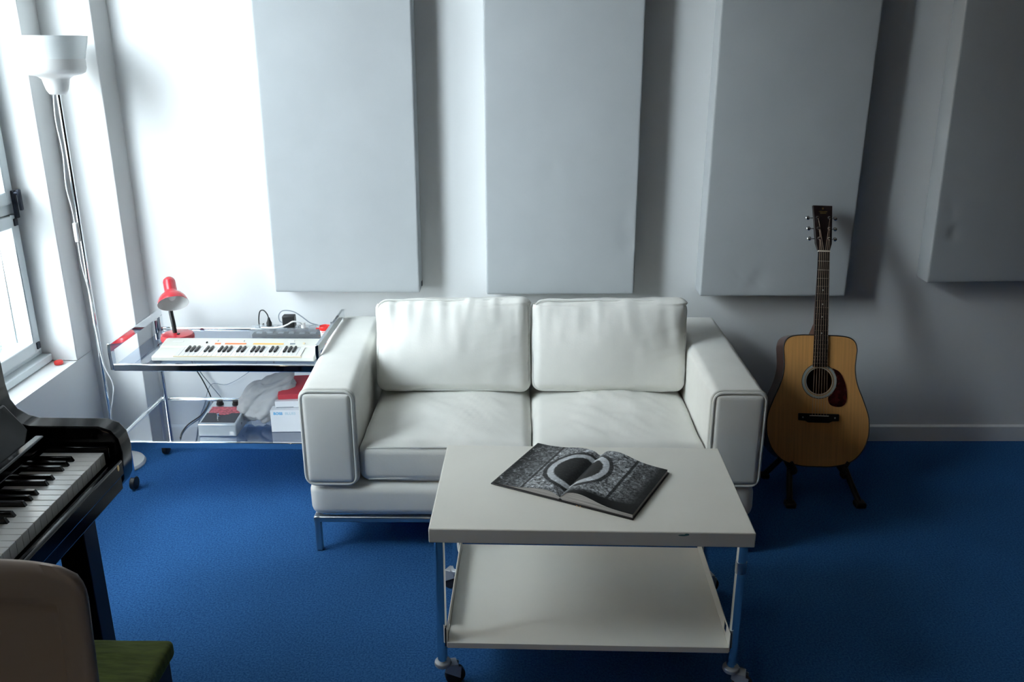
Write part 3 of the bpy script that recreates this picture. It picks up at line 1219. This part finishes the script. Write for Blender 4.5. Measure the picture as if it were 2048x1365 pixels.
# ------------------------------------------------------------------ glass and chrome trolley
tx, tyy = -1.455, 2.945
tr = thing('glass_trolley', 'chrome and smoked glass two-tier trolley left of the sofa', 'trolley', (tx, tyy, 0), (0, 0, R(-1.2)))
LW, LD = .763, .455
US, LS = .556, .246
for x in (0, LW - .012):
    e = MB()
    e.box(x, x + .012, 0, LD, US + .058, US + .086)          # top rail
    e.box(x, x + .012, 0, .026, US - .014, US + .058)         # front upright
    e.box(x, x + .012, LD - .026, LD, US - .014, US + .058)
    e.build('end_frame', 'chrome', tr, bevel=0.0015, bseg=2)
e = MB().box(.012, LW - .012, 0, .013, US - .018, US + .009)
e.build('front_rail', 'chrome', tr, bevel=0.003)
MB().cyl((.012, LD - .01, US + .002), (LW - .012, LD - .01, US + .002), .008, 14).build('rear_rail', 'chrome', tr)
MB().box(.0125, LW - .0125, .0135, LD - .018, US - .006, US).build('upper_glass_shelf', 'smoke', tr)
lx0, lx1 = -.040, LW - .034
MB().box(lx0 + .012, lx1 - .012, .020, LD - .018, LS - .006, LS).build('lower_glass_shelf', 'smoke', tr)
e = MB().box(lx0, lx1, .006, .019, LS - .018, LS + .008)
e.build('front_rail', 'chrome', tr, bevel=0.003)
MB().cyl((lx0, LD - .01, LS), (lx1, LD - .01, LS), .008, 14).build('rear_rail', 'chrome', tr)
for x in (lx0 + .006, lx1 - .006):
    MB().cyl((x, .012, LS), (x, LD - .01, LS), .009, 14).build('side_rail', 'chrome', tr)
for x in (-.009, LW - .046):
    MB().cyl((x, LD - .024, .05), (x, LD - .024, US + .04), .009, 16).build('post', 'chrome', tr)
for x in (lx0 + .006, lx1 - .006):
    for y in (.11, LD - .03):
        f = MB()
        f.cyl((x, y, .052), (x, y, LS), .008, 12)
        fo = f.build('short_leg', 'chrome', tr)
        w = MB().cyl((x - .010, y, .026), (x + .010, y, .026), .026, 20)
        w.build('caster_wheel', 'rubber', fo, bevel=0.003)

# ---- red desk lamp
dl = thing('desk_lamp', 'small red desk lamp with black gooseneck standing on the glass trolley', 'desk lamp', (-1.318, 3.245, US + .001))
b = MB().lathe([(.058, 0), (.063, .003), (.064, .016), (.060, .026), (.045, .031), (.004, .032)], 40)
bo = b.build('base', 'red', dl)
MB().box(.010, .020, -.032, -.022, .0315, .036).build('switch', 'black_plastic', bo, bevel=0.001)
MB().tube([(-.006, -.005, .030), (-.010, -.001, .070), (-.020, .014, .115), (-.022, .026, .150), (-.014, .030, .185), (.0, .022, .205)], .0085, 12).build('gooseneck', 'black_plastic', dl)
ax = Vector((.30, -.62, -.72)).normalized()      # opening direction
rot = (-ax).to_track_quat('Z', 'Y').to_matrix()
rc = Vector((.0115, -.030, .157))                  # rim centre
sh = [(.0575, 0), (.0565, .006), (.051, .022), (.041, .036), (.030, .045), (.0245, .050), (.0235, .056), (.0235, .096), (.021, .106), (.014, .114), (.003, .117)]
sho = MB().lathe(sh, 40, rc, rot, cap=False).build('lamp_shade', 'red', dl, smooth=R(50))
inn = [(.0570, .0), (.0550, .006), (.0495, .021), (.0395, .034), (.0285, .043), (.022, .049), (.0215, .085), (.002, .09)]
MB().lathe(inn, 40, rc, rot, cap=False).build('reflector', 'silver_white', sho, smooth=R(50))
MB().ball(rc + rot @ Vector((0, 0, .034)), .017, .017, .020).build('bulb', 'opal', sho)

# ---- small keyboard
kb = thing('toy_keyboard', 'small cream electronic keyboard lying on the glass trolley', 'keyboard', (-1.322, 2.992, US + .001), (0, 0, R(-.8)))
KW, KD = .596, .168
prof = [(0, .004), (.0, .018), (.006, .021), (.085, .027), (.088, .031), (KD - .02, .040), (KD, .036), (KD, .004), (.01, 0)]
MB().prism([(a, b) for a, b in prof], 'x', 0, KW).build('case', 'synth', kb, bevel=0.002)
kx0, kx1 = .082, .548
nw = 27
kw = (kx1 - kx0) / nw


def kz(y):
    return .0222 + (y - .006) * .076


for i in range(nw):
    x = kx0 + i * kw
    MB().hexa([(x + .0003, .004, .012), (x + kw - .0003, .004, .012), (x + kw - .0003, .082, .02), (x + .0003, .082, .02),
               (x + .0003, .003, kz(.003) + .002), (x + kw - .0003, .003, kz(.003) + .002), (x + kw - .0003, .082, kz(.082) + .002), (x + .0003, .082, kz(.082) + .002)]).build('white_key', 'ivory', kb, bevel=0.0006, bseg=1)
pat = [1, 1, 1, 0, 1, 1, 0]
for i in range(1, nw - 1):
    if pat[(i - 1) % 7]:
        x = kx0 + (i + 1) * kw
        MB().hexa([(x - .0044, .032, .022), (x + .0044, .032, .022), (x + .0044, .082, .026), (x - .0044, .082, .026),
                   (x - .0036, .035, kz(.035) + .008), (x + .0036, .035, kz(.035) + .008), (x + .0036, .082, kz(.082) + .008), (x - .0036, .082, kz(.082) + .008)]).build('black_key', 'ebony', kb, bevel=0.0008, bseg=2)
MB().box(kx0 - .002, kx1 + .004, -.0006, .003, .0195, .0222).build('front_strip', 'beige', kb)


def kp(x0, x1, y, w, name, m, h=.0012):
    z = .031 + (y - .088) * (.009 / (KD - .108))
    MB().hexa([(x0, y, z - .002), (x1, y, z - .002), (x1, y + w, z - .001), (x0, y + w, z - .001),
               (x0, y, z + h), (x1, y, z + h), (x1, y + w, z + h + w * .15), (x0, y + w, z + h + w * .15)]).build(name, m, kb)


kp(.20, .222, .103, .009, 'orange_label', 'orange')
kp(.238, .318, .103, .009, 'orange_label', 'orange')
kp(.345, .460, .103, .009, 'yellow_label', 'yellow')
kp(.165, .170, .110, .008, 'switch', 'black_plastic', .004)
kp(.180, .205, .125, .010, 'slider', 'silver_white', .003)
kp(.285, .305, .125, .010, 'slider', 'silver_white', .003)
kp(.47, .495, .125, .010, 'slider', 'silver_white', .003)
kp(.485, .503, .104, .006, 'switch', 'cable_grey', .003)
kp(.533, .540, .106, .007, 'power_button', 'beige', .004)
kp(.035, .075, .120, .010, 'maker_badge', 'silver_white', .001)

# ---- power strip
ps = thing('power_strip', 'clear plastic power strip lying behind the cream keyboard', 'power strip', (-1.040, 3.262, US + .001), (0, 0, R(-1)))
PL = .285
MB().prism(rrect(0, PL, 0, .055, .012, 4), 'z', 0, .042).build('housing', 'clear', ps, bevel=0.004)
MB().box(.008, PL - .006, .004, .051, .002, .014).build('contact_bar', 'pedal_dark', ps)
for i in range(6):
    x = .032 + i * .043
    s = MB().lathe([(.0165, .018), (.0165, .0425), (.0145, .0435), (.013, .030), (.002, .030)], 20, (x, .0275, 0))
    s.build('socket', 'clear', ps)
    MB().box(x - .010, x + .010, .020, .035, .011, .017).build('contact', 'alu', ps)

pk = thing('black_plug', 'black plug with an arched cable in the clear power strip, left one', 'plug', (-.965, 3.288, US + .045))
MB().lathe([(.010, 0), (.011, .012), (.006, .024), (.004, .034)], 16).build('plug_body', 'black_plastic', pk)
MB().tube([(0, 0, .030), (-.006, .003, .048), (-.022, .014, .060), (-.040, .028, .052), (-.049, .036, .028), (-.052, .038, .0), (-.053, .050, -.036), (-.054, .080, -.036), (-.056, .108, -.026), (-.060, .130, -.045), (-.060, .136, -.12)], .0024, 8).build('plug_cable', 'cable_black', pk)
ad = thing('power_adapter', 'boxy black power adapter plugged into the clear power strip', 'adapter', (-.880, 3.275, US + .0445))
MB().box(-.026, .022, -.014, .022, 0, .048).build('adapter_body', 'black_plastic', ad, bevel=0.004)
MB().tube([(-.026, .0, .018), (-.040, .004, .024), (-.042, .008, .048), (-.024, .012, .064), (.014, .012, .060), (.048, .008, .040), (.080, .004, .016), (.108, .012, .004)], .0022, 8).build('adapter_cable', 'cable_grey', ad)
wp = thing('white_cable', 'white cable crossing in front of the black power adapter', 'cable', (-.880, 3.250, US + .0445))
MB().tube([(-.11, .010, .002), (-.06, .0, .004), (-.025, -.004, .010), (.0, -.007, .020), (.022, -.007, .032), (.045, .0, .026), (.056, .012, .010)], .0032, 8).build('cord', 'cable_white', wp)
MB().cyl((.056, .014, .0), (.056, .014, .022), .009, 14).build('white_plug', 'white_plastic', wp)

# ---- tub with red lid
tb = thing('red_lid_tub', 'small white tub with a red lid beside the power strip', 'tub', (-.732, 3.235, US + .001))
MB().lathe([(.017, 0), (.0205, .052)], 28).build('tub_body', 'white_plastic', tb)
MB().lathe([(.0224, .046), (.0228, .058), (.0205, .061), (.0190, .0575), (.002, .0575)], 28).build('lid', 'red_plastic', tb)
MB().box(-.036, -.020, -.004, .004, .049, .052).build('lid_tab', 'red_plastic', tb)
lbm = MB()
for (za, zb, m_) in ((.002, .010, 0),):
    lbm.lathe([(.0178, za), (.0184, zb)], 28, cap=False)
lbm.build('orange_band', 'orange', tb)
scr = MB()
scr.tube([(-.010, -.0190, .040), (.006, -.0200, .040), (-.008, -.0188, .032), (.008, -.0193, .032), (-.002, -.0186, .022), (.012, -.0165, .040)], .0012, 6, smooth=False)
scr.build('red_scribble', 'red_plastic', tb)

# ---- effect pedal on lower shelf
pd = thing('effect_pedal', 'silver effect pedal with two black knobs and red print on the lower glass shelf', 'effect pedal', (-1.192, 3.012, LS + .001), (0, 0, R(-1)))
A = [(0, 0, 0), (.145, 0, 0), (.145, .185, 0), (0, .185, 0), (0, 0, .050), (.145, 0, .050), (.145, .185, .068), (0, .185, .068)]
MB().hexa(A).build('chassis', 'alu', pd, bevel=0.004)


def pz(y):
    return .050 + y * .018 / .185


def pplate(x0, x1, y0, y1, name, m, h):
    return MB().hexa([(x0, y0, pz(y0) - .001), (x1, y0, pz(y0) - .001), (x1, y1, pz(y1) - .001), (x0, y1, pz(y1) - .001),
                      (x0, y0, pz(y0) + h), (x1, y0, pz(y0) + h), (x1, y1, pz(y1) + h), (x0, y1, pz(y1) + h)]).build(name, m, pd)


pplate(.008, .137, .014, .088, 'dark_face', 'pedal_dark', .0006)
pplate(.012, .133, .088, .138, 'red_print', 'pink', .0006)
MB().prism([(.0725 + .030 * math.cos(a * .2856), .088 - .016 * math.sin(a * .2856)) for a in range(12)], 'z', pz(.075), pz(.08) + .0012).build('round_badge', 'pink', pd)
MB().lathe([(.006, 0), (.006, .008), (.0045, .009), (.0045, .020), (.002, .021)], 14, (.066, .045, pz(.045))).build('foot_switch', 'chrome', pd)
for x in (.035, .098):
    MB().lathe([(.0145, 0), (.014, .006), (.012, .007), (.0115, .017), (.002, .018)], 22, (x, .158, pz(.158))).build('knob', 'black_plastic', pd)
MB().box(.118, .136, -.0006, .002, .006, .020).build('paper_sticker', 'card', pd)

# ---- cardboard box, cases on it
bx = thing('cardboard_box', 'white cardboard box with blue lettering behind the sofa arm', 'box', (-.924, 3.050, LS + .001), (0, 0, R(2)))
MB().box(0, .180, 0, .20, 0, .090).build('carton', 'card', bx, bevel=0.0015, bseg=2)
lettering('box_lettering', 'BOSS', .015, 'blue_ink', bx, (.012, -.0004, .072), (R(90), 0, 0), bold=.0004)
lettering('box_lettering', 'BLUES', .015, 'pale_ink', bx, (.056, -.0004, .072), (R(90), 0, 0))
wb = thing('flat_white_box', 'flat white box lying on top of the lettered cardboard box', 'box', (-.910, 3.075, LS + .092), (0, 0, R(4)))
MB().box(0, .165, 0, .14, 0, .026).build('carton', 'card', wb, bevel=0.0015, bseg=2)
MB().box(.004, .07, -.0006, .003, .0, .003).build('green_strip', 'cable_grey', wb)
rbx = thing('red_box', 'red box leaning on the flat white box under the grey bag', 'box', (-.900, 3.09, LS + .119), (R(14), 0, R(6)))
MB().box(0, .155, 0, .13, 0, .022).build('carton', 'red_card', rbx, bevel=0.002, bseg=2)

# ---- grey fabric bag
bg_ = thing('fabric_bag', 'crumpled grey fabric bag draped between the pedal and the white box', 'bag', (-1.005, 3.13, LS + .001))


def bagf(o, d, u):
    return .020 * fbm((o.x * 1.2 + o.z, o.y, o.z * 1.3 - o.x * .6), 9, 3) - .010 * (1 - min(1, abs(noise.noise(Vector((o.x * 15 - o.z * 9, o.y * 12, o.z * 16))) * 2.6))) ** 2


c = cushion((0, 0, 0), (.082, .06, .085), .055, (.01, .01, .01), 44, bagf)
vs = []
for x, y, z in c.v:
    k = max(0.0, (z + .085) / .17)
    x2 = x + .075 * k ** 1.3 + (.02 * k if x > 0 else 0) + (.055 * max(0, k - .45) if x > 0 else 0)
    z2 = z + .104 + (.010 if x > 0 else -.012) * k
    y2 = y * (1 - .25 * k) + .04 * k
    z2 = max(z2, .010 + .004 * math.sin(x * 60))
    vs.append((x2, y2, z2))
c.v = vs
bag = c.build('bag_cloth', 'grey_cloth', bg_, smooth=R(75))
MB().tube([(-.070, -.045, .040), (-.078, -.060, .020), (-.068, -.066, .006), (-.050, -.060, .012), (-.046, -.052, .030)], .0065, 10).build('strap', 'cable_black', bg_)

# ---- cables at the trolley
cb = MB().tube([(-1.39, 3.47, .50), (-1.362, 3.47, .38), (-1.325, 3.47, .295), (-1.303, 3.47, .231), (-1.289, 3.47, .17)], .0026, 8)
tag(cb.build('black_cable', 'cable_black'), 'thin black cable hanging down the wall behind the glass trolley', 'cable')
cb = MB().tube([(-1.40, 3.485, .50), (-1.345, 3.485, .345), (-1.30, 3.485, .27), (-1.24, 3.485, .18)], .0020, 8)
tag(cb.build('thin_grey_cable', 'cable_grey'), 'thin grey cable slanting down the wall beside the black cable', 'cable')
cb = MB().tube([(-1.06, 3.49, .46), (-1.10, 3.49, .36), (-1.165, 3.49, .305), (-1.235, 3.49, .270), (-1.30, 3.49, .27), (-1.34, 3.49, .18)], .0014, 8)
tag(cb.build('pale_wall_cable', 'cable_grey'), 'faint cable curving along the wall above the pedal', 'cable')
cb = MB().tube([(-1.262, 3.345, LS + .004), (-1.252, 3.27, LS + .004), (-1.250, 3.20, LS + .004), (-1.268, 3.12, LS + .004), (-1.268, 3.05, LS + .004), (-1.255, 2.99, LS + .004)], .0026, 8)
tag(cb.build('shelf_cable', 'cable_black'), 'dark cable lying across the lower glass shelf left of the pedal', 'cable')
cb = MB().tube([(-1.00, 3.44, .55), (-.985, 3.42, .50), (-.975, 3.38, .47), (-.965, 3.30, .44)], .0035, 8)
tag(cb.build('short_black_cable', 'cable_black'), 'short black cable dropping behind the grey fabric bag', 'cable')

# ------------------------------------------------------------------ floor lamp
fl = thing('floor_lamp', 'white uplighter floor lamp with opal glass bowl in the corner', 'floor lamp', (-1.643, 3.262, 0))
MB().lathe([(.108, 0), (.110, .006), (.104, .016), (.070, .026), (.020, .032), (.010, .036)], 48).build('base', 'white_metal', fl)
MB().cyl((0, 0, .03), (0, 0, 1.50), .0078, 20).build('pole', 'chrome', fl)
prof = [(.012, 1.488), (.028, 1.490), (.037, 1.505), (.042, 1.525), (.046, 1.543), (.060, 1.553), (.088, 1.558), (.102, 1.566), (.107, 1.580), (.108, 1.612)]
MB().lathe(prof, 56).build('lower_bowl', 'white_metal', fl, smooth=R(60))
prof = [(.1075, 1.612), (.113, 1.635), (.1215, 1.668), (.1255, 1.690), (.1235, 1.690), (.119, 1.668), (.108, 1.630), (.100, 1.60), (.04, 1.58)]
MB().lathe(prof, 56, cap=False).build('glass_bowl', 'opal', fl, smooth=R(60))
cd = MB()
cd.tube([(-.012, -.010, 1.49), (-.018, -.012, 1.40), (-.012, -.012, 1.28), (-.020, -.012, 1.16), (-.012, -.012, 1.08), (-.010, -.012, 1.02)], .0028, 8)
cd.tube([(-.010, -.012, .95), (-.009, -.012, .85), (.004, -.013, .74), (.004, -.013, .62), (.012, -.013, .46), (.040, -.016, .37), (.028, -.014, .30), (.008, -.012, .22), (.010, -.012, .06), (.03, -.03, .034)], .0028, 8)
cdo = cd.build('cord', 'cable_white', fl)
MB().box(-.018, -.002, -.020, -.006, .948, 1.022).build('inline_switch', 'white_plastic', cdo, bevel=0.004)

# small red cap on the sill
tag(MB().lathe([(.0165, 0), (.0175, .002), (.0175, .010), (.015, .013), (.002, .0132)], 28, (0, 0, 0)).build('bottle_cap', 'red_plastic', loc=(-1.836, 3.300, SILL + .0005)),
    'round red bottle cap lying on the white window sill', 'cap')

# ------------------------------------------------------------------ piano
PY1 = 2.005       # outer face of the far cheek
pn = thing('upright_piano', 'black lacquered upright piano with its keyboard open along the left wall', 'piano', (0, 0, 0))
PY0 = .60
cs = MB()
cs.box(-1.640, -1.268, PY0, PY1, .05, 1.04)
cs.build('case', 'piano', pn, bevel=0.006)
MB().box(-1.655, -1.245, PY0 - .01, PY1 + .008, 1.04, 1.065).build('lid', 'piano', pn, bevel=0.005)


def cheek(y0, y1):
    o = [(-1.275, .58), (-.985, .60), (-.972, .625), (-.966, .700), (-.972, .735), (-.988, .757), (-1.015, .768), (-1.185, .770), (-1.212, .778), (-1.236, .795), (-1.250, .820), (-1.255, .860), (-1.256, 1.0), (-1.275, 1.0)]
    return MB().prism(o, 'y', y0, y1).build('cheek', 'piano', pn, bevel=0.006)


cheek(PY1 - .060, PY1)
cheek(PY0, PY0 + .06)
KY1 = PY1 - .078
KX = -1.000
MB().box(-1.268, -.975, PY0 + .06, PY1 - .06, .600, .672).build('keybed', 'piano', pn, bevel=0.004)
MB().box(-.986, -.966, PY0 + .06, PY1 - .06, .640, .684).build('key_slip', 'piano', pn, bevel=0.006)
MB().box(-1.150, -.990, KY1 + .001, PY1 - .061, .66, .722).build('end_block', 'piano', pn, bevel=0.004)
MB().box(-1.150, -.990, PY0 + .061, KY1 - 52 * .0236, .66, .722).build('end_block', 'piano', pn, bevel=0.004)
MB().ball((-.9655, PY1 - .09, .672), .0008, .005, .008, 14, 8).build('lock_escutcheon', 'brass', pn)
# music shelf / fallboard folded back
fbm_ = MB()
fbm_.hexa([(-1.185, PY0 + .062, .716), (-1.150, PY0 + .062, .716), (-1.150, PY1 - .062, .716), (-1.185, PY1 - .062, .716),
           (-1.262, PY0 + .062, .83), (-1.232, PY0 + .062, .83), (-1.232, PY1 - .062, .83), (-1.262, PY1 - .062, .83)])
fbm_.build('fallboard', 'piano', pn, bevel=0.004)
MB().box(-1.158, -1.132, PY0 + .10, PY1 - .085, .735, .760).build('fallboard_rail', 'piano', pn, bevel=0.006)

kwd = .0236
wk = MB().box(KX - .150, KX, .0004, kwd - .0004, .676, .7085)
wk.v = wk.v
first = wk.build('white_key', 'ivory', pn, bevel=0.0012, bseg=2)
first.location = (0, KY1 - kwd, 0)
for i in range(1, 52):
    o = first.copy()
    C.objects.link(o)
    o.parent = pn
    o.location = (0, KY1 - (i + 1) * kwd, 0)
bk = MB().hexa([(KX - .150, -.0055, .705), (KX - .050, -.0055, .705), (KX - .050, .0055, .705), (KX - .150, .0055, .705),
                (KX - .150, -.0045, .7205), (KX - .058, -.0045, .7205), (KX - .058, .0045, .7205), (KX - .150, .0045, .7205)])
firstb = bk.build('black_key', 'ebony', pn, bevel=0.0012, bseg=2)
cnt = 0
# from the top: C | B . A . G . F | E . D . C |
for i in range(1, 52):
    ph = (i - 1) % 7          # 0:B 1:A 2:G 3:F 4:E 5:D 6:C
    if ph in (0, 1, 2, 4, 5):
        y = KY1 - (i + 1) * kwd
        if i >= 51:
            continue
        o = firstb if cnt == 0 else firstb.copy()
        if cnt:
            C.objects.link(o)
            o.parent = pn
        o.location = (0, y + (.0015 if ph in (2, 5) else -.0015 if ph in (0, 4) else 0) * -1, 0)
        cnt += 1
for y in (PY1 - .075, PY0 + .03):
    MB().hexa([(-1.075, y - .028, 0), (-1.015 - .06, y - .028, 0), (-1.015 - .06, y + .028, 0), (-1.14, y + .028, 0),
               (-1.140, y - .034, .60), (-1.066, y - .034, .60), (-1.066, y + .034, .60), (-1.140, y + .034, .60)]) if False else None
    MB().box(-1.140, -1.070, y - .033, y + .033, 0, .605).build('leg', 'bench_wood', pn, bevel=0.003)

# ------------------------------------------------------------------ piano bench
bn = thing('piano_bench', 'black piano bench with a green velvet seat', 'bench', (-.703, 1.515, 0), (0, 0, 0))
BW, BDp = .36, .34
cushion((-BW / 2, -BDp / 2, .463), (BW / 2, BDp / 2, .021), .014, (0, 0, .006), 34,
        lambda o, d, u: .0030 * noise.noise(Vector((o.x * 6, o.y * 60, 1))) * max(0, u[1]) + .002 * fbm((o.x, o.y, 0), 9, 2)).build('velvet_seat', 'velvet', bn, smooth=R(60))
MB().box(-BW + .012, -.012, -BDp + .012, -.012, .375, .448).build('apron', 'bench_wood', bn, bevel=0.003)
for x in (-BW + .018, -.050):
    for y in (-BDp + .018, -.050):
        MB().box(x, x + .032, y, y + .032, 0, .40).build('leg', 'bench_wood', bn, bevel=0.003)

# ------------------------------------------------------------------ shell chair, facing the camera side
ch = thing('shell_chair', 'off-white moulded plastic chair cut by the lower left corner of the photo', 'chair', (-.809, 1.13, 0), (0, 0, 0))
bw = .150


def shell_back():
    m = MB()
    N, K = 40, 30
    vs, fs = [], []
    for side in (0, 1):
        for j in range(K + 1):
            for i in range(N + 1):
                u, v = -1 + 2 * i / N, j / K
                # superellipse-rounded top corners
                z = .50 + .392 * v
                hw = bw * (.985 + .015 * v)
                vv = max(0, (v - .86) / .14)
                hw2 = hw - .036 * (1 - math.sqrt(max(0, 1 - vv * vv)))
                x = u * hw2
                # raised rim round a recessed field
                ex = min(1, max(0, (abs(u) - .58) / .10))
                ez = min(1, max(0, (v - .78) / .07))
                e = max(ex, ez)
                e = e * e * (3 - 2 * e)
                y = .020 * (u * u) * -1 + .028 * (1 - e) + .03 * v
                edge = max(abs(u), 0 if v < .9 else (v - .9) * 10)
                if edge > .93:
                    y += .010 * (edge - .93) / .07
                vs.append((x, y + (side * .006), z))
    st = (N + 1) * (K + 1)
    for j in range(K):
        for i in range(N):
            a = j * (N + 1) + i
            fs.append((a, a + 1, a + N + 2, a + N + 1))
            fs.append((st + a, st + a + N + 1, st + a + N + 2, st + a + 1))
    for i in range(N):
        a = K * (N + 1) + i
        fs.append((a, a + 1, st + a + 1, st + a))
        fs.append((i, st + i, st + i + 1, i + 1))
    for j in range(K):
        a = j * (N + 1)
        fs.append((a, a + N + 1, st + a + N + 1, st + a))
        a += N
        fs.append((a, st + a, st + a + N + 1, a + N + 1))
    return m.add(vs, fs)


shell_back().build('backrest', 'shell', ch, smooth=R(60))
cushion((0, -.20, .455), (.160, .20, .016), .014, (0, 0, -.008), 24).build('seat', 'shell', ch, smooth=R(60))
j = MB()
j.hexa([(-.13, -.01, .462), (.13, -.01, .462), (.13, .02, .462), (-.13, .02, .462), (-.14, .002, .52), (.14, .002, .52), (.14, .022, .52), (-.14, .022, .52)])
j.build('seat_joint', 'shell', ch, bevel=0.004)
for x in (-.145, .145):
    for y in (-.36, -.02):
        MB().cyl((x, y, 0), (x * .85, y * .85 - .02, .445), .010, 14).build('leg', 'chrome', ch)

# ------------------------------------------------------------------ warm fill light added behind the camera, unseen, shaped as a pendant
wl_ = thing('warm_fill_lamp', 'warm fill lamp added in the unseen front part of the room', 'lamp', (-1.15, -.75, 1.15))
MB().lathe([(.004, .30), (.03, .295), (.16, .10), (.165, .09)], 32, cap=False).build('lamp_shade', 'white_metal', wl_)
MB().cyl((0, 0, .29), (0, 0, ZC - 1.15), .003, 8).build('cord', 'cable_black', wl_)
ld = bpy.data.lights.new('warm_fill_light', 'POINT')
ld.energy = 11
ld.color = (1.0, .72, .45)
ld.shadow_soft_size = .05
lo = bpy.data.objects.new('warm_fill_light', ld)
C.objects.link(lo)
lo.parent = wl_
lo.location = (0, 0, .12)
